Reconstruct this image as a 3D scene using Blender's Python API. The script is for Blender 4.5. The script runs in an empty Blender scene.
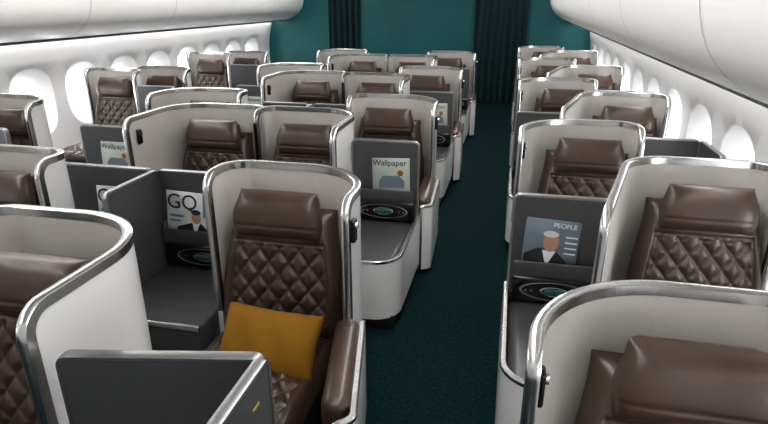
import bpy, bmesh, math, random
from mathutils import Vector, Matrix
random.seed(4)
S = bpy.context.scene
try: S.view_settings.view_transform = 'Standard'
except Exception: pass
for lk in ('Medium High Contrast', 'Standard - Medium High Contrast'):
    try: S.view_settings.look = lk; break
    except Exception as ex: print(ex)

# ------------------------------------------------------------------ materials
def mat(name, col, rough=0.5, metal=0.0, emis=None, estr=0.0, noise=None, bump=None, coat=0.0, spec=None):
    m = bpy.data.materials.new(name); m.use_nodes = True
    nt = m.node_tree; b = nt.nodes['Principled BSDF']
    b.inputs['Base Color'].default_value = (*col, 1)
    b.inputs['Roughness'].default_value = rough
    b.inputs['Metallic'].default_value = metal
    if spec is not None: b.inputs['Specular IOR Level'].default_value = spec
    if coat:
        b.inputs['Coat Weight'].default_value = coat
        b.inputs['Coat Roughness'].default_value = 0.22
    if emis:
        b.inputs['Emission Color'].default_value = (*emis, 1)
        b.inputs['Emission Strength'].default_value = estr
    tc = None
    if noise or bump:
        tc = nt.nodes.new('ShaderNodeTexCoord')
    if noise:
        sc, amt, stretch = noise
        mp = nt.nodes.new('ShaderNodeMapping'); mp.inputs['Scale'].default_value = stretch
        n = nt.nodes.new('ShaderNodeTexNoise'); n.inputs['Scale'].default_value = sc; n.inputs['Detail'].default_value = 4
        r = nt.nodes.new('ShaderNodeValToRGB')
        r.color_ramp.elements[0].position = 0.3; r.color_ramp.elements[1].position = 0.7
        r.color_ramp.elements[0].color = (*[c*(1-amt) for c in col], 1)
        r.color_ramp.elements[1].color = (*[min(1, c*(1+amt)) for c in col], 1)
        nt.links.new(tc.outputs['Object'], mp.inputs['Vector']); nt.links.new(mp.outputs['Vector'], n.inputs['Vector'])
        nt.links.new(n.outputs['Fac'], r.inputs['Fac']); nt.links.new(r.outputs['Color'], b.inputs['Base Color'])
    if bump:
        sc, st, dist = bump
        n2 = nt.nodes.new('ShaderNodeTexNoise'); n2.inputs['Scale'].default_value = sc; n2.inputs['Detail'].default_value = 3
        bp = nt.nodes.new('ShaderNodeBump'); bp.inputs['Strength'].default_value = st; bp.inputs['Distance'].default_value = dist
        nt.links.new(tc.outputs['Object'], n2.inputs['Vector']); nt.links.new(n2.outputs['Fac'], bp.inputs['Height'])
        nt.links.new(bp.outputs['Normal'], b.inputs['Normal'])
    return m

M = {}
M['shell'] = mat('cream_fabric_shell', (0.50, 0.475, 0.445), 0.55, noise=(220, 0.08, (1,1,1)), bump=(400, 0.2, 0.002))
M['shellout'] = mat('gloss_white_shell', (0.64, 0.635, 0.63), 0.22)
M['alu'] = mat('brushed_aluminium', (0.62, 0.615, 0.61), 0.22, 1.0, noise=(60, 0.12, (1, 1, 12)))
M['leather'] = mat('brown_leather', (0.064, 0.038, 0.029), 0.32, noise=(9, 0.15, (1,1,1)), bump=(260, 0.25, 0.002), coat=0.2)
M['grey'] = mat('grey_console', (0.085, 0.086, 0.09), 0.34, 0.25, noise=(90, 0.06, (1,1,1)))
M['dgrey'] = mat('dark_grey_panel', (0.060, 0.061, 0.065), 0.4)
M['black'] = mat('black_gloss', (0.008, 0.008, 0.009), 0.15)
M['base'] = mat('seat_base_dark', (0.02, 0.021, 0.022), 0.5)
M['carpet'] = mat('teal_carpet', (0.005, 0.022, 0.024), 0.95, noise=(45, 0.45, (1,1,1)), bump=(300, 0.7, 0.005), spec=0.1)
M['teal'] = mat('teal_bulkhead', (0.001, 0.092, 0.098), 0.5, noise=(1.2, 0.15, (1,1,1)))
M['curtain'] = mat('teal_curtain', (0.001, 0.024, 0.028), 0.8)
M['bin'] = mat('bin_plastic', (0.86, 0.845, 0.83), 0.42)
M['seam'] = mat('bin_seam', (0.18, 0.18, 0.18), 0.6)
M['wall'] = mat('sidewall_plastic', (0.76, 0.755, 0.75), 0.5)
M['ceil'] = mat('ceiling_panel', (0.80, 0.79, 0.78), 0.6)
M['pane'] = mat('daylit_window_pane', (0.9, 0.93, 1.0), 0.3, emis=(0.93, 0.97, 1.0), estr=10.0)
M['lamp'] = mat('ceiling_light_diffuser', (0.9, 0.9, 0.9), 0.5, emis=(1.0, 0.99, 0.98), estr=8.2)
M['cove'] = mat('added_wash_light', (0.9, 0.9, 0.9), 0.5, emis=(1.0, 0.99, 0.98), estr=7.5)  # glow for an unseen strip added to brighten the sidewalls
M['mustard'] = mat('mustard_fabric', (0.25, 0.118, 0.004), 0.9, noise=(300, 0.12, (1,1,1)), bump=(350, 0.4, 0.003))
M['paper'] = mat('magazine_paper', (0.55, 0.56, 0.55), 0.35)
M['paperblue'] = mat('magazine_cover_blue', (0.13, 0.17, 0.21), 0.35)
M['papersage'] = mat('magazine_cover_sage', (0.36, 0.40, 0.35), 0.35)
M['ink'] = mat('magazine_ink', (0.02, 0.022, 0.03), 0.4)
M['skin'] = mat('magazine_portrait_tone', (0.38, 0.22, 0.15), 0.4)
M['red'] = mat('magazine_ink_blue', (0.05, 0.25, 0.3), 0.4)
M['white'] = mat('magazine_ink_white', (0.7, 0.7, 0.7), 0.4)
M['tealglow'] = mat('handset_screen', (0.03, 0.10, 0.11), 0.2)
M['ptrim'] = mat('satin_metal_edge', (0.30, 0.30, 0.30), 0.35, 0.9)
M['gold'] = mat('gold_lettering', (0.5, 0.36, 0.12), 0.35, 0.8)

# ------------------------------------------------------------------ mesh helpers
def new_mesh(name, verts, faces, mats, fm=None, smooth=True):
    me = bpy.data.meshes.new(name); me.from_pydata([tuple(v) for v in verts], [], faces)
    for m in mats: me.materials.append(m)
    if fm:
        for p, i in zip(me.polygons, fm): p.material_index = i
    bm = bmesh.new(); bm.from_mesh(me); bmesh.ops.recalc_face_normals(bm, faces=bm.faces); bm.to_mesh(me); bm.free()
    if smooth:
        try: me.shade_smooth()
        except Exception: pass
        try: me.set_sharp_from_angle(angle=math.radians(40))
        except Exception: pass
    return me

def obj(name, me, parent=None, loc=(0,0,0), rot=(0,0,0), scale=(1,1,1)):
    o = bpy.data.objects.new(name, me); S.collection.objects.link(o)
    o.location = loc; o.rotation_euler = rot; o.scale = scale
    if parent: o.parent = parent
    return o

def rbox(name, x0, x1, y0, y1, z0, z1, m, r=0.01, seg=3):
    bm = bmesh.new(); bmesh.ops.create_cube(bm, size=1)
    for v in bm.verts:
        v.co = Vector((x0+(v.co.x+.5)*(x1-x0), y0+(v.co.y+.5)*(y1-y0), z0+(v.co.z+.5)*(z1-z0)))
    r = min(r, 0.49*min(x1-x0, y1-y0, z1-z0))
    bmesh.ops.bevel(bm, geom=list(bm.edges), offset=r, segments=seg, affect='EDGES', profile=0.5)
    me = bpy.data.meshes.new(name); bm.to_mesh(me); bm.free(); me.materials.append(m)
    me.shade_smooth()
    try: me.set_sharp_from_angle(angle=math.radians(50))
    except Exception: pass
    return me

def round_path(pts, radii, step=0.035):
    out = [Vector(pts[0])]
    n = len(pts)
    for i in range(1, n-1):
        p = Vector(pts[i]); a = (Vector(pts[i-1])-p).normalized(); b = (Vector(pts[i+1])-p).normalized()
        r = radii[i]; ang = a.angle(b); t = r/math.tan(ang/2)
        s = p+a*t; e = p+b*t
        c = p+(a+b).normalized()*(r/math.sin(ang/2))
        a0 = math.atan2((s-c).y, (s-c).x); a1 = math.atan2((e-c).y, (e-c).x)
        d = a1-a0
        while d > math.pi: d -= 2*math.pi
        while d < -math.pi: d += 2*math.pi
        k = max(4, int(abs(d)*r/0.02)); k = min(k, 16)
        prev = out[-1]; L = (s-prev).length; m = max(1, int(L/step))
        for j in range(1, m+1): out.append(prev+(s-prev)*(j/m))
        for j in range(1, k+1):
            aa = a0+d*j/k; out.append(c+Vector((math.cos(aa), math.sin(aa)))*r)
    prev = out[-1]; e = Vector(pts[-1]); m = max(1, int((e-prev).length/step))
    for j in range(1, m+1): out.append(prev+(e-prev)*(j/m))
    return out

def path_tools(P):
    s = [0]
    for i in range(1, len(P)): s.append(s[-1]+(P[i]-P[i-1]).length)
    T = []
    for i in range(len(P)):
        a = P[max(0, i-1)]; b = P[min(len(P)-1, i+1)]; T.append((b-a).normalized())
    return s, T

def sample(P, s, T, q):
    if q <= 0: return P[0], T[0]
    if q >= s[-1]: return P[-1], T[-1]
    for i in range(1, len(s)):
        if q <= s[i]:
            f = (q-s[i-1])/(s[i]-s[i-1]); return P[i-1].lerp(P[i], f), (T[i-1].lerp(T[i], f)).normalized()

def wall_and_trim(name, pts, radii, z0, ztop, th, mi, mo, er=0.09, zl0=None, zl1=None, tw=0.032, tt=0.022, mt=None, deep=0.5):
    P = round_path(pts, radii); s, T = path_tools(P); L = s[-1]
    def h(q):
        d = min(q, L-q)
        if d >= er: return ztop
        return ztop-er+math.sqrt(max(0, er*er-(er-d)**2))
    qs = sorted(set([0, L]+[er*(1-math.cos(k*math.pi/16)) for k in range(1, 9)]+[L-er*(1-math.cos(k*math.pi/16)) for k in range(1, 9)]+[x for x in s if er < x < L-er]))
    V = []; F = []; FM = []
    for q in qs:
        p, t = sample(P, s, T, q); n = Vector((-t.y, t.x)); hh = h(q)-0.004
        V += [(*(p+n*th/2), z0), (*(p+n*th/2), hh), (*(p-n*th/2), hh), (*(p-n*th/2), z0)]
    for i in range(len(qs)-1):
        a = 4*i; b = a+4
        F += [(a, b, b+1, a+1), (a+1, b+1, b+2, a+2), (a+2, b+2, b+3, a+3)]; FM += [0, 0, 1]
    F += [(0, 1, 2, 3), tuple(4*(len(qs)-1)+k for k in (3, 2, 1, 0))]; FM += [0, 0]
    wall = new_mesh(name+'_wall', V, F, [mi, mo], FM)
    if zl0 is None: zl0 = z0
    if zl1 is None: zl1 = z0
    poly = [(0, zl0), (0, ztop-er)]
    poly += [(er*(1-math.cos(a)), ztop-er+er*math.sin(a)) for a in [k*math.pi/16 for k in range(1, 9)]]
    poly += [(x, ztop) for x in s if er+.005 < x < L-er-.005]
    poly += [(L-er*(1-math.cos(a)), ztop-er+er*math.sin(a)) for a in [k*math.pi/16 for k in range(8, 0, -1)]]
    poly += [(L, ztop-er), (L, zl1)]
    V = []; F = []
    prof = [(-.5, -deep), (-.5, .28), (-.32, .5), (.32, .5), (.5, .28), (.5, -deep)]
    np_ = len(prof)
    for i, (q, z) in enumerate(poly):
        p, t = sample(P, s, T, q); n = Vector((-t.y, t.x))
        a = poly[max(0, i-1)]; b = poly[min(len(poly)-1, i+1)]
        d = Vector((b[0]-a[0], b[1]-a[1])).normalized(); bn = Vector((-d.y, d.x))
        for (u, w) in prof:
            qq = bn.x*w*tt; zz = bn.y*w*tt
            pos = p+n*(u*tw)+t*qq
            V.append((pos.x, pos.y, z+zz))
    for i in range(len(poly)-1):
        for k in range(np_):
            F.append((i*np_+k, i*np_+(k+1) % np_, (i+1)*np_+(k+1) % np_, (i+1)*np_+k))
    F.append(tuple(range(np_))); F.append(tuple(range((len(poly)-1)*np_, len(poly)*np_)))
    trim = new_mesh(name+'_trim', V, F, [mt or M['alu']])
    return wall, trim

def quilt(u, v, p=0.108, q=0.135, dep=0.019, w=0.0105):
    a = u/p+v/q; b = u/p-v/q
    k = 1/math.sqrt(1/p**2+1/q**2)
    da = abs(a-round(a))*k; db = abs(b-round(b))*k
    d = min(da, db)
    return -dep*math.exp(-(d/w)**1.1)

def pad(name, W, H, T, place, qf=None, wf=None, bf=None, step=0.0075, ex=6):
    nu = max(8, int(W/step)); nv = max(8, int(H/step))
    V = []; F = []
    for j in range(nv+1):
        v = -1+2*j/nv
        v = math.copysign(abs(v)**0.85, v) if v else 0
        for i in range(nu+1):
            u = -1+2*i/nu
            u = math.copysign(abs(u)**0.85, u) if u else 0
            ww = W*(wf(v) if wf else 1)
            e = max(0, 1-abs(u)**ex)**(1/2.4)*max(0, 1-abs(v)**ex)**(1/2.4)
            h = T*e
            if bf: h += bf(u, v)*e
            if qf: h += qf(u*ww/2, v*H/2, u, v)*min(1, e*1.0)
            V.append(place(u*ww/2, v*H/2, h))
    for j in range(nv):
        for i in range(nu):
            a = j*(nu+1)+i; F.append((a, a+1, a+nu+2, a+nu+1))
    me = new_mesh(name, V, F, [M['leather']])
    try: me.set_sharp_from_angle(angle=math.radians(170))
    except Exception: pass
    return me

def sstep(a, b, x):
    t = max(0, min(1, (x-a)/(b-a))); return t*t*(3-2*t)

# ------------------------------------------------------------------ seat parts (local: origin = floor under shell back, seat faces -Y)
B0 = Vector((0, -0.22, 0.32)); B1 = Vector((0, -0.08, 1.00))
bd = (B1-B0).normalized(); bn = Vector((0, -bd.z, bd.y))
BH = (B1-B0).length
def bplace(u, v, h):
    p = B0+bd*(v+BH/2)+bn*h; return (u, p.y, p.z)
def bq(u, v, nu, nv):
    m = sstep(0.80, 0.74, abs(nu))*sstep(0.50, 0.42, nv)
    seam = -0.012*math.exp(-((abs(nu)-0.80)/0.018)**2)*sstep(0.55, 0.5, nv) - 0.012*math.exp(-((nv-0.50)/0.016)**2)*(1 if abs(nu) < .82 else 0)
    return quilt(u, v)*m+seam
def bb(u, v): return 0.035*sstep(0.70, 0.95, abs(u))*sstep(0.9, 0.2, v)
ME_back = pad('backrest_mesh', 0.66, BH, 0.11, bplace, bq, wf=lambda v: 1.0-0.16*sstep(-0.4, 1, v), bf=bb)
H0 = bplace(0, BH/2-0.03, 0.09)
def hplace(u, v, h):
    c = 0.028*(abs(u)/0.22)**2.2
    tl = bn*(h+c)+bd*v
    return (u, H0[1]+tl.y, H0[2]+tl.z)
def hq(u, v, nu, nv): return -0.007*math.exp(-((nv+0.45)/0.05)**2)
ME_head = pad('headrest_mesh', 0.47, 0.24, 0.085, hplace, hq, wf=lambda v: 1.0-0.14*sstep(-.1, 1, v)-0.06*sstep(-0.3, -1, v), ex=3.2)
ME_headback = rbox('headrest_back_mesh', -0.19, 0.19, -0.165, -0.07, 0.86, 1.08, M['leather'], 0.04)
def cplace(u, v, h): return (u, -0.62+v, 0.28+h)
def cq(u, v, nu, nv):
    m = sstep(0.82, 0.76, abs(nu))
    return quilt(u, v)*m-0.012*math.exp(-((abs(nu)-0.82)/0.018)**2)
ME_cush = pad('cushion_mesh', 0.64, 0.76, 0.12, cplace, cq, bf=lambda u, v: 0.02*sstep(0.75, 0.95, abs(u)))
ME_base = rbox('seat_base_mesh', -0.31, 0.31, -0.97, -0.08, 0.0, 0.30, M['base'], 0.03)
ME_arm_o = rbox('armrest_mesh_o', -0.055, 0.06, -0.62, 0.0, 0.38, 0.60, M['leather'], 0.045, 5)
ME_arm_i = rbox('armrest_mesh_i', 0.31, 0.40, -1.0, -0.36, 0.38, 0.50, M['leather'], 0.035, 5)
def disc(name, r, d, m, seg=24):
    bm = bmesh.new(); bmesh.ops.create_cone(bm, cap_ends=True, segments=seg, radius1=r, radius2=r*0.85, depth=d)
    me = bpy.data.meshes.new(name); bm.to_mesh(me); bm.free(); me.materials.append(m); me.shade_smooth()
    try: me.set_sharp_from_angle(angle=math.radians(40))
    except Exception: pass
    return me
ME_lampb = rbox('reading_light_body', -0.022, 0.0, -0.025, 0.025, -0.06, 0.05, M['black'], 0.01)
ME_lampd = disc('reading_light_lens', 0.016, 0.012, M['alu'])

HW = 0.39
def shell(key, inner, outer, ri, ro, flare=None):
    if flare: pts = [(-HW, -inner), (-HW, 0), (flare[0], 0), (flare[1], -outer)]
    else: pts = [(-HW, -inner), (-HW, 0), (HW, 0), (HW, -outer)]
    return wall_and_trim(key, pts, [0, ri, ro, 0], 0.04, 1.2, 0.028, M['shellout'], M['shell'], zl0=0.45, zl1=0.56, tw=.036, deep=1.2)
SH = {'OC': shell('sh_OC', .27, .50, .13, .34), 'OR': shell('sh_OR', .27, .42, .13, .40),
      'IC': shell('sh_IC', .24, .74, .11, .30), 'IF': shell('sh_IF', .24, .71, .11, .34),
      'IR': shell('sh_IR', .24, .97, .11, .26, (0.31, 0.56)),
      'IL': shell('sh_IL', .20, .34, .11, .30)}
lowO = wall_and_trim('aisle_side', [(0.075, 0.05), (0.075, -0.64), (0.0, -0.68)], [0, 0.05, 0], 0.04, 0.56, 0.024, M['shellout'], M['shellout'], er=0.03, tw=0.03)
def console_I(xe):
    return dict(skin=wall_and_trim('console_side', [(xe, -0.24), (xe, -1.17), (0.50, -1.20)], [0, 0.16, 0], 0.09, 0.49, 0.022, M['shellout'], M['shellout'], er=0.03, tw=0.028),
        body=rbox('console_I', 0.405, xe-.013, -1.15, -0.33, 0.06, 0.45, M['grey'], 0.06, 4),
        kick=rbox('console_I_kick', 0.44, xe-.025, -1.14, -0.24, 0.0, 0.10, M['base'], 0.01))
ME_consIt = rbox('console_I_trim', 0.395, 0.412, -1.10, -0.35, 0.43, 0.462, M['alu'], 0.006)

def panel_meshes(key, x0, x1, z1=1.05, tx=None):
    wl, tr = wall_and_trim('panel_'+key, [(x0, 0), (x1, 0)], [0, 0], 0.40, z1, 0.036, M['grey'], M['grey'], er=0.03, tw=0.040, tt=0.012, mt=M['ptrim'])
    cheek = rbox('panel_pocket_side_'+key, x0+0.02, x0+0.035, -0.07, -0.015, 0.60, 0.74, M['dgrey'], 0.005)
    lip = rbox('panel_lip_'+key, x0+0.02, x1-0.02, -0.075, -0.060, 0.61, 0.70, M['dgrey'], 0.006)
    tray = rbox('panel_tray_'+key, x0+0.015, x1-0.015, -0.080, -0.015, 0.462, 0.612, M['black'], 0.015)
    return [wl, tr, cheek, lip, tray]
panI = panel_meshes('I', 0.415, 0.905); consI = console_I(0.91)
panI1 = panel_meshes('I1', 0.415, 1.105); consI1 = console_I(1.11)
def torus(name, R, r, m, sx=1.0, sz=1.0):
    V = []; F = []; A = 28; B = 8
    for i in range(A):
        a = 2*math.pi*i/A
        for j in range(B):
            b = 2*math.pi*j/B
            V.append(((R+r*math.cos(b))*math.cos(a)*sx, r*math.sin(b), (R+r*math.cos(b))*math.sin(a)*sz))
    for i in range(A):
        for j in range(B):
            F.append((i*B+j, ((i+1) % A)*B+j, ((i+1) % A)*B+(j+1) % B, i*B+(j+1) % B))
    return new_mesh(name, V, F, [m])
ME_tr_ring = torus('tray_ring', 0.052, 0.0022, M['ptrim'], 3.4, 1.0)
ME_hand_ring = torus('handset_ring', 0.026, 0.003, M['alu'], 2.6, 1.0)
ME_hand = rbox('handset', -0.058, 0.058, -0.02, 0.0, -0.018, 0.018, M['tealglow'], 0.008)
ME_btn = disc('tray_button', 0.009, 0.008, M['alu'], 16)

def add_panel(par, meshes, xc, y, wide=True, dx0=0):
    names = ['pocket_panel', 'pocket_panel_trim', 'pocket_cheek', 'pocket_lip', 'handset_tray']
    for n, me in zip(names, meshes): obj(n, me, par, (dx0, y, 0))
    xc += dx0
    if wide: obj('tray_ring', ME_tr_ring, par, (xc, y-0.082, 0.537))
    obj('handset_ring', ME_hand_ring, par, (xc, y-0.084, 0.537))
    obj('handset', ME_hand, par, (xc, y-0.077, 0.537))
    if wide:
        for dx in (-0.15, 0.15, -0.12, 0.12): obj('tray_button', ME_btn, par, (xc+dx, y-0.083, 0.537), (math.pi/2, 0, 0))

def seat_common(par, typ, so, wy, lampx, flare=.05, px=0.365, sy=0):
    obj('backrest', ME_back, par, (so, sy, 0)); obj('headrest', ME_head, par, (so, sy, 0))
    obj('headrest_back', ME_headback, par, (so, sy, 0))
    obj('cushion', ME_cush, par, (so, sy, 0)); obj('base', ME_base, par, (so, sy, 0))
    if typ == 'O':
        obj('armrest', ME_arm_o, par, (px, -.42, 0), (0, 0, flare))
        obj('aisle_side_wall', lowO[0], par, (px, -.44, 0), (0, 0, flare)); obj('aisle_side_trim', lowO[1], par, (px, -.44, 0), (0, 0, flare))
    else: obj('armrest', ME_arm_i, par)
    if lampx:
        s = 1 if lampx < HW else -1
        obj('reading_light', ME_lampb, par, (lampx, wy, 1.06))
        obj('reading_light_lens', ME_lampd, par, (lampx-0.011-s*.013, wy, 1.08), (0, math.pi/2, 0))

_oc = {}
def o_console(w):
    if w not in _oc:
        a = -0.395-w
        _oc[w] = dict(body=rbox('console_O', a+.01, -0.405, -0.46, 0.20, 0.03, 0.45, M['grey'], 0.02),
                      trim=rbox('console_O_trim', a, -0.40, -0.475, -0.45, 0.425, 0.462, M['alu'], 0.006),
                      div=wall_and_trim('console_divider', [(a-.005, 0.22), (a-.005, -0.25)], [0, 0], 0.04, 1.05, 0.03, M['grey'], M['grey'], er=0.04, tw=0.034, tt=0.012, mt=M['ptrim']),
                      pan=panel_meshes('O%.2f' % w, a+.01, -0.41 if w > .45 else -.08))
    return _oc[w]

def podO(x, y, mir, w=0.5, key='OC', so=-0.05, divider=True, flare=.05):
    e = bpy.data.objects.new('passenger_seat', None); S.collection.objects.link(e)
    e.location = (x, y, 0); e.scale = (-1 if mir else 1, 1, 1)
    obj('shell', SH[key][0], e); obj('shell_trim', SH[key][1], e)
    oc = key == 'OC'
    seat_common(e, 'O', so, -.45 if oc else -.37, HW+0.036 if oc else HW-.014, flare if oc else 0, .365 if oc else .31)
    c = o_console(w)
    obj('side_console', c['body'], e); obj('side_console_trim', c['trim'], e)
    if divider: obj('divider', c['div'][0], e); obj('divider_trim', c['div'][1], e)
    add_panel(e, c['pan'], -0.40-w/2, 0.22, w > .45)
    return e
def podI(x, y, mir, py=-0.33, key='IC', front=False, so=0, wide=False):
    e = bpy.data.objects.new('passenger_seat', None); S.collection.objects.link(e)
    e.location = (x, y, 0); e.scale = (-1 if mir else 1, 1, 1)
    obj('shell', SH[key][0], e); obj('shell_trim', SH[key][1], e)
    seat_common(e, 'I', so, -.62, HW-0.014 if key in ('IC', 'IF') else None, sy=-.05 if front else 0)
    if not front:
        c = consI1 if wide else consI
        obj('side_console', c['body'], e); obj('side_console_trim', ME_consIt, e); obj('console_kick', c['kick'], e)
        obj('console_side', c['skin'][0], e); obj('console_side_trim', c['skin'][1], e)
        add_panel(e, panI1 if wide else panI, 0.66, py, True)
    else:
        xe = 1.03
        g = bpy.data.objects.new('front_panel_group', None); S.collection.objects.link(g); g.parent = e
        g.location = (xe, py, 0); g.rotation_euler = (0, 0, 0.20)
        pm = panel_meshes('I0', -0.59, 0.0, 1.05)
        add_panel(g, pm, -.33, 0, True)
        w_, t_ = wall_and_trim('privacy_fin', [(xe, py+.0), (xe, py-.62)], [0, 0], 0.10, 1.05, 0.03, M['grey'], M['grey'], er=0.03, tw=0.036, tt=0.014, mt=M['ptrim'])
        obj('privacy_fin', w_, e); obj('privacy_fin_trim', t_, e)
        obj('fin_badge', rbox('fin_badge', xe+.015, xe+.018, py-.12, py-.08, .95, .962, M['gold'], .001), e)
        obj('side_console', rbox('console_I0', 0.50, xe-.02, py-.62, py-.12, 0.0, 0.45, M['grey'], 0.02), e)
    return e

# magazines -------------------------------------------------------------
def flat(name, pts, y, m):
    V = [(p[0], y, p[1]) for p in pts]+[(p[0], y+0.0012, p[1]) for p in pts]; n = len(pts)
    F = [tuple(range(n)), tuple(range(2*n-1, n-1, -1))]+[(i, (i+1) % n, n+(i+1) % n, n+i) for i in range(n)]
    return new_mesh(name, V, F, [m], smooth=False)
def ell(cx, cz, rx, rz, n=24): return [(cx+rx*math.cos(2*math.pi*i/n), cz+rz*math.sin(2*math.pi*i/n)) for i in range(n)]
def magazine(kind, x, y, z, sx=1.0, lean=0.0):
    e = bpy.data.objects.new('magazine', None); S.collection.objects.link(e)
    e.location = (x, y, z); e.rotation_euler = (math.radians(-5), lean, 0); e.scale = (sx, 1, 1)
    W, H = 0.28, 0.31
    cover = {'gq': 'paper', 'design': 'papersage', 'news': 'paperblue'}[kind]
    obj('cover', rbox('mag_cover', -W/2, W/2, -0.004, 0.004, 0, H, M[cover], 0.002, 1), e)
    obj('pages', rbox('mag_pages', -W/2+.002, W/2-.003, 0.002, 0.012, 0.002, H-.003, M['white'], 0.002, 1), e)
    if kind == 'gq':
        obj('photo_jacket', flat('mj', [(-.09, .005), (.13, .005), (.13, .08), (.09, .12), (.02, .12), (-.07, .09)], -.0062, M['ink']), e)
        obj('photo_shirt', flat('ms', [(.045, .04), (.08, .12), (.03, .12)], -.0074, M['white']), e)
        obj('photo_face', flat('mf', ell(.055, .158, .030, .040), -.0078, M['skin']), e)
        obj('photo_hair', flat('mh', ell(.055, .190, .032, .016), -.0090, M['ink']), e)
        t = 'GQ'; sz = .13; tp = (-.135, -.0095, .205); tm = 'ink'
        obj('cover_line', flat('mb', [(-.12, .15), (-.03, .15), (-.03, .165), (-.12, .165)], -.0058, M['red']), e)
        obj('cover_line', flat('mb', [(-.12, .12), (-.05, .12), (-.05, .132), (-.12, .132)], -.0058, M['red']), e)
        obj('cover_block', flat('mb', [(.10, .16), (.135, .16), (.135, .30), (.10, .30)], -.0058, M['red']), e)
    elif kind == 'design':
        t = 'Wallpaper'; sz = .060; tp = (-.135, -.0055, .255); tm = 'ink'
        obj('photo_sofa', flat('mo', [(-.09, .09), (.10, .09), (.10, .14), (.06, .18), (-.06, .18), (-.09, .14)], -.0058, M['paperblue']), e)
        obj('photo_lamp', flat('ml', ell(.07, .20, .022, .022), -.0058, M['mustard']), e)
    else:
        t = 'PEOPLE'; sz = .036; tp = (.0, -.0055, .27); tm = 'white'
        obj('photo_jacket', flat('mj', [(-.13, .005), (.10, .005), (.09, .09), (.03, .14), (-.06, .15), (-.13, .11)], -.0062, M['ink']), e)
        obj('photo_shirt', flat('ms', [(-.01, .05), (.03, .14), (-.04, .14)], -.0070, M['white']), e)
        obj('photo_face', flat('mf', ell(-.0, .188, .040, .054), -.0074, M['skin']), e)
        obj('photo_hair', flat('mh', ell(-.005, .232, .040, .018), -.0086, M['paper']), e)
        for k in range(4):
            obj('cover_line', flat('mt', [(.07, .22-k*.03), (.13, .22-k*.03), (.13, .227-k*.03), (.07, .227-k*.03)], -.0058, M['white']), e)
    c = bpy.data.curves.new('cover_title', 'FONT'); c.body = t; c.size = sz; c.extrude = .0005
    c.materials.append(M[tm])
    o = bpy.data.objects.new('cover_title', c); S.collection.objects.link(o); o.parent = e; o.location = tp; o.rotation_euler = (math.pi/2, 0, 0)
    return e

# ------------------------------------------------------------------ layout
XC = -1.905
podO(-1.04, 2.64, False, w=0.60, flare=.20); podO(-2.80, 2.64, True, w=0.345, divider=False)
magazine('gq', -1.85, 2.64+.22-.048, 0.62, lean=.04); magazine('gq', -2.33, 2.64+.22-.048, 0.62, 0.95)
for k in range(1, 4):
    y = 2.64+2.37*k
    podO(-0.99, y, False); podO(2*XC+0.99, y, True, divider=False)
    if k < 2:
        magazine('gq', -1.60, y+0.22-0.048, 0.62); magazine('gq', 2*XC+1.60, y+0.22-0.048, 0.62)
podI(-1.66, 1.79, False, py=-0.55, front=True, key='IF'); podI(-2.48, 1.79, True, py=-0.55, front=True, key='IF')
for k in range(1, 4):
    y = [1.82, 4.21, 6.58, 8.95][k]
    podI(-1.515, y, False); podI(2*XC+1.515, y, True, wide=(k == 1))
    if k in (1, 2):
        magazine('design', -0.80, y-0.378, 0.62, lean=-.04); magazine('design', 2*XC+(0.72 if k == 1 else .80), y-0.378, 0.62)
for k in range(5):
    y = 1.64+2.38*k+(0.14 if k else 0)
    podO(0.50 if k == 0 else 0.48, y, True, key='OR', so=-0.08)
    if k < 4: podO(-3.81-0.45, y+0.1, False, key='OR')
for k in range(4):
    y = 3.2+2.37*k
    podI(0.97, y, True, key='IR', so=-.07)
    if k < 3: podI(-3.81-0.97, y+0.75, False, key='IL')
    if k < 2: magazine('news', 0.26, y-0.378, 0.62, lean=.05)

def throw_pillow():
    V = []; F = []; n = 28; W, H, T = 0.50, 0.31, 0.07
    for sgn in (1, -1):
        for j in range(n+1):
            for i in range(n+1):
                u = -1+2*i/n; v = -1+2*j/n
                e = (max(0, 1-u*u)*max(0, 1-v*v))**0.42
                pin = 1-0.05*(1-abs(v))*abs(u)**2; pv = 1-0.07*(1-abs(u))*abs(v)**2
                V.append((u*W/2*pin*1, sgn*T*e+0.005*math.sin(9*u+3*v)*e, v*H/2*pv))
    N = (n+1)**2
    for s in (0, 1):
        for j in range(n):
            for i in range(n):
                a = s*N+j*(n+1)+i; F.append((a, a+1, a+n+2, a+n+1))
    me = new_mesh('pillow_mesh', V, F, [M['mustard']])
    bm = bmesh.new(); bm.from_mesh(me); bmesh.ops.remove_doubles(bm, verts=bm.verts, dist=0.0008); bmesh.ops.recalc_face_normals(bm, faces=bm.faces); bm.to_mesh(me); bm.free(); me.shade_smooth()
    return obj('throw_pillow', me, None, (-1.03, 2.10, 0.485), (math.radians(-36), math.radians(1), math.radians(-3)))
throw_pillow()

# ------------------------------------------------------------------ room shell
XR = 1.47; XL = 2*XC-XR; Y0, Y1 = -1.6, 12.0
me = new_mesh('floor', [(XL-.2, Y0, 0), (XR+.2, Y0, 0), (XR+.2, Y1, 0), (XL-.2, Y1, 0)], [(0, 1, 2, 3)], [M['carpet']], smooth=False)
obj('floor', me)

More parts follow.
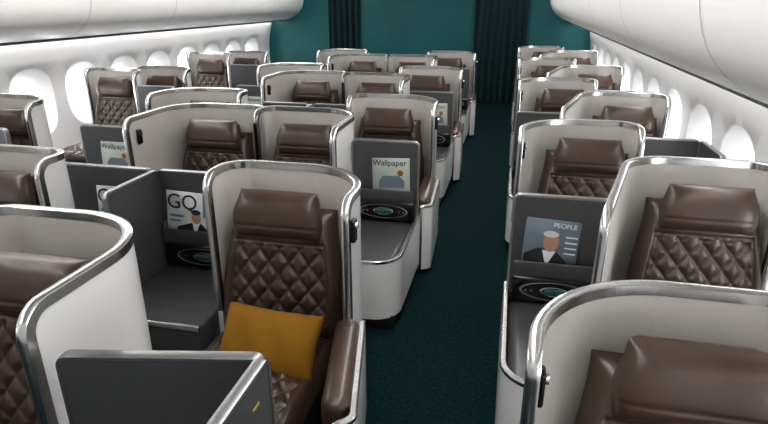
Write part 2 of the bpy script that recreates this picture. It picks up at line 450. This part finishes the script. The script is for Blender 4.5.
def wall_side(name, sx, xw, wins, pitch=0.82, zc=0.94, k=1.0):
    def X(z, off): return xw+sx*(off-0.10*((z-0.95)/0.6)**2*(1 if z > .95 else .6))
    V = []; F = []
    def quad(pts):
        b = len(V); V.extend(pts); F.append(tuple(range(b, b+len(pts))))
    za, zb = zc-.46, zc+.46
    cells = []
    NA = 64
    for yc in wins:
        def loop(hw, hh, off, n=2.8):
            out = []
            for i in range(NA):
                a = 2*math.pi*i/NA; c, s_ = math.cos(a), math.sin(a)
                r = (abs(c/hw)**n+abs(s_/hh)**n)**(-1/n)
                z = zc+r*s_; out.append((X(z, off), yc+r*c, z))
            return out
        rect = []
        for i in range(NA):
            a = 2*math.pi*i/NA; c, s_ = math.cos(a), math.sin(a)
            hw = pitch/2; hh = (zb-za)/2
            r = min(hw/abs(c) if abs(c) > 1e-6 else 1e9, hh/abs(s_) if abs(s_) > 1e-6 else 1e9)
            rect.append([X(zc+r*s_, 0), yc+r*c, zc+r*s_])
        for cy in (-1, 1):
            for cz in (-1, 1):
                a = math.atan2(cz*(zb-za)/2, cy*pitch/2) % (2*math.pi); i = round(a/(2*math.pi)*NA) % NA
                rect[i] = [X(zc+cz*(zb-za)/2, 0), yc+cy*pitch/2, zc+cz*(zb-za)/2]
        rings = [rect, loop(.31, .38, 0), loop(.295, .365, .016), loop(.22, .295, .07), loop(.165*k, .235*k, .125), loop(.15*k, .22*k, .14)]
        b = len(V)
        for r in rings: V.extend([tuple(p) for p in r])
        for q in range(len(rings)-1):
            for i in range(NA):
                F.append((b+q*NA+i, b+q*NA+(i+1) % NA, b+(q+1)*NA+(i+1) % NA, b+(q+1)*NA+i))
        pane = loop(.152*k, .222*k, .139)
        pm = new_mesh('window_pane', pane, [tuple(range(NA))], [M['pane']], smooth=False)
        cells.append(pm)
    lo = min(wins)-pitch/2; hi = max(wins)+pitch/2
    zs = [za+(zb-za)*i/8 for i in range(9)]
    for (ya, yb) in ((Y0, lo), (hi, Y1)):
        if yb-ya > 0.001:
            for i in range(8): quad([(X(zs[i], 0), ya, zs[i]), (X(zs[i], 0), yb, zs[i]), (X(zs[i+1], 0), yb, zs[i+1]), (X(zs[i+1], 0), ya, zs[i+1])])
    zs2 = [0, .15, .3, za]
    for i in range(3): quad([(X(zs2[i], 0), Y0, zs2[i]), (X(zs2[i], 0), Y1, zs2[i]), (X(zs2[i+1], 0), Y1, zs2[i+1]), (X(zs2[i+1], 0), Y0, zs2[i+1])])
    zs3 = [zb, zb+(1.64-zb)/3, zb+(1.64-zb)*2/3, 1.64]
    for i in range(3): quad([(X(zs3[i], 0), Y0, zs3[i]), (X(zs3[i], 0), Y1, zs3[i]), (X(zs3[i+1], 0), Y1, zs3[i+1]), (X(zs3[i+1], 0), Y0, zs3[i+1])])
    me = new_mesh(name, V, F, [M['wall']])
    w = obj(name, me)
    for i, pm in enumerate(cells):
        obj('window_%d' % (i+1+(20 if sx < 0 else 0)), pm)
    return w
wall_side('wall_right', 1, XR, [3.95+0.82*k for k in range(-6, 10)], zc=0.87, k=1.05)
wall_side('wall_left', -1, XL, [6.2+0.82*k for k in range(-8, 7)], zc=0.91)

def extrude_profile(name, prof, ya, yb, m, closed=False):
    n = len(prof); V = [(x, ya, z) for x, z in prof]+[(x, yb, z) for x, z in prof]
    F = [(i, i+1, n+i+1, n+i) for i in range(n-1)]
    if closed: F.append((n-1, 0, n, 2*n-1))
    F += [tuple(range(n)), tuple(range(2*n-1, n-1, -1))] if closed else []
    return new_mesh(name, V, F, [m])
def smoothprof(pts, it=2):
    for _ in range(it):
        o = [pts[0]]
        for a, b in zip(pts[:-1], pts[1:]):
            o += [(a[0]*.75+b[0]*.25, a[1]*.75+b[1]*.25), (a[0]*.25+b[0]*.75, a[1]*.25+b[1]*.75)]
        o.append(pts[-1]); pts = o
    return pts
bp = smoothprof([(0.13, 1.60), (0.42, 1.60), (0.60, 1.66), (0.80, 1.80), (0.88, 2.05), (0.84, 2.35), (0.70, 2.50), (0.15, 2.5)], 2)
for sx, xw in ((1, XR), (-1, XL)):
    e = bpy.data.objects.new('overhead_bins', None); S.collection.objects.link(e)
    obj('bin_body', extrude_profile('bins', [(xw-sx*d, z) for d, z in bp], Y0+.01, Y1-.01, M['bin']), e)
    y = 0.6
    bp2 = [(xw-sx*(d+0.0025), z-0.0025) for d, z in bp[3:-8]]
    while y < 11.8:
        obj('bin_seam', extrude_profile('seam', bp2, y-0.003, y+0.003, M['seam']), e); y += 1.64
    obj('service_channel', rbox('svc', min(xw-sx*.36, xw-sx*.44), max(xw-sx*.36, xw-sx*.44), Y0+.02, Y1-.02, 1.586, 1.604, M['seam'], 0.003), e)
    obj('added_wash_light', rbox('wash', min(xw-sx*.20, xw-sx*.26), max(xw-sx*.20, xw-sx*.26), Y0+.05, Y1-.05, 1.575, 1.598, M['cove'], 0.004), e)  # added strip, hidden under the bin, to lift the dull sidewall
cb = smoothprof([(-.75, 2.7), (-.78, 2.45), (-.62, 2.26), (0, 2.22), (.62, 2.26), (.78, 2.45), (.75, 2.7)], 2)
e = bpy.data.objects.new('overhead_bins', None); S.collection.objects.link(e)
obj('bin_body', extrude_profile('cbins', [(XC+x, z) for x, z in cb], 0.6, 11.0, M['bin']), e)
cp = smoothprof([(XL, 2.52), (XL+1.0, 2.58), (XL+1.6, 2.75), (XC, 2.8), (XR-1.6, 2.75), (XR-1.0, 2.58), (XR, 2.52)], 2)
obj('ceiling', extrude_profile('ceil', cp, Y0, Y1, M['ceil']))
for xx in (-0.3, 2*XC+0.3):
    obj('ceiling_light', rbox('clight', xx-.14, xx+.14, Y0+.3, Y1-.6, 2.62, 2.65, M['lamp'], 0.01))
me = new_mesh('wall_back', [(XL-.3, Y1, 0), (XR+.3, Y1, 0), (XR+.3, Y1, 2.9), (XL-.3, Y1, 2.9)], [(0, 1, 2, 3)], [M['teal']], smooth=False); obj('wall_back', me)
me = new_mesh('wall_front', [(XL-.3, Y0, 0), (XR+.3, Y0, 0), (XR+.3, Y0, 2.9), (XL-.3, Y0, 2.9)], [(0, 1, 2, 3)], [M['wall']], smooth=False); obj('wall_front', me)
def curtain(x0, x1, y):
    V = []; F = []; n = 120
    for i in range(n+1):
        t = i/n; x = x0+(x1-x0)*t; yy = y+0.035*math.sin(t*(x1-x0)*48)+0.01*math.sin(t*31)
        for z in (0.02, 1.2, 2.45): V.append((x, yy, z))
    for i in range(n):
        for k in (0, 1): F.append((i*3+k, i*3+3+k, i*3+4+k, i*3+1+k))
    obj('curtain', new_mesh('curtain', V, F, [M['curtain']]))
curtain(-0.80, 0.22, 11.9); curtain(-3.85, -3.2, 11.9)

# ------------------------------------------------------------------ world + camera
w = bpy.data.worlds.new('World'); S.world = w; w.use_nodes = True
w.node_tree.nodes['Background'].inputs[0].default_value = (0.8, 0.88, 1, 1)
w.node_tree.nodes['Background'].inputs[1].default_value = 1.0
c = bpy.data.cameras.new('camera'); c.sensor_width = 36; c.lens = 26.25; c.clip_start = 0.02
co = bpy.data.objects.new('camera', c); S.collection.objects.link(co)
co.location = (0, 0, 2.0); co.rotation_euler = (math.radians(90-20.7), 0, math.radians(12.6))
S.camera = co
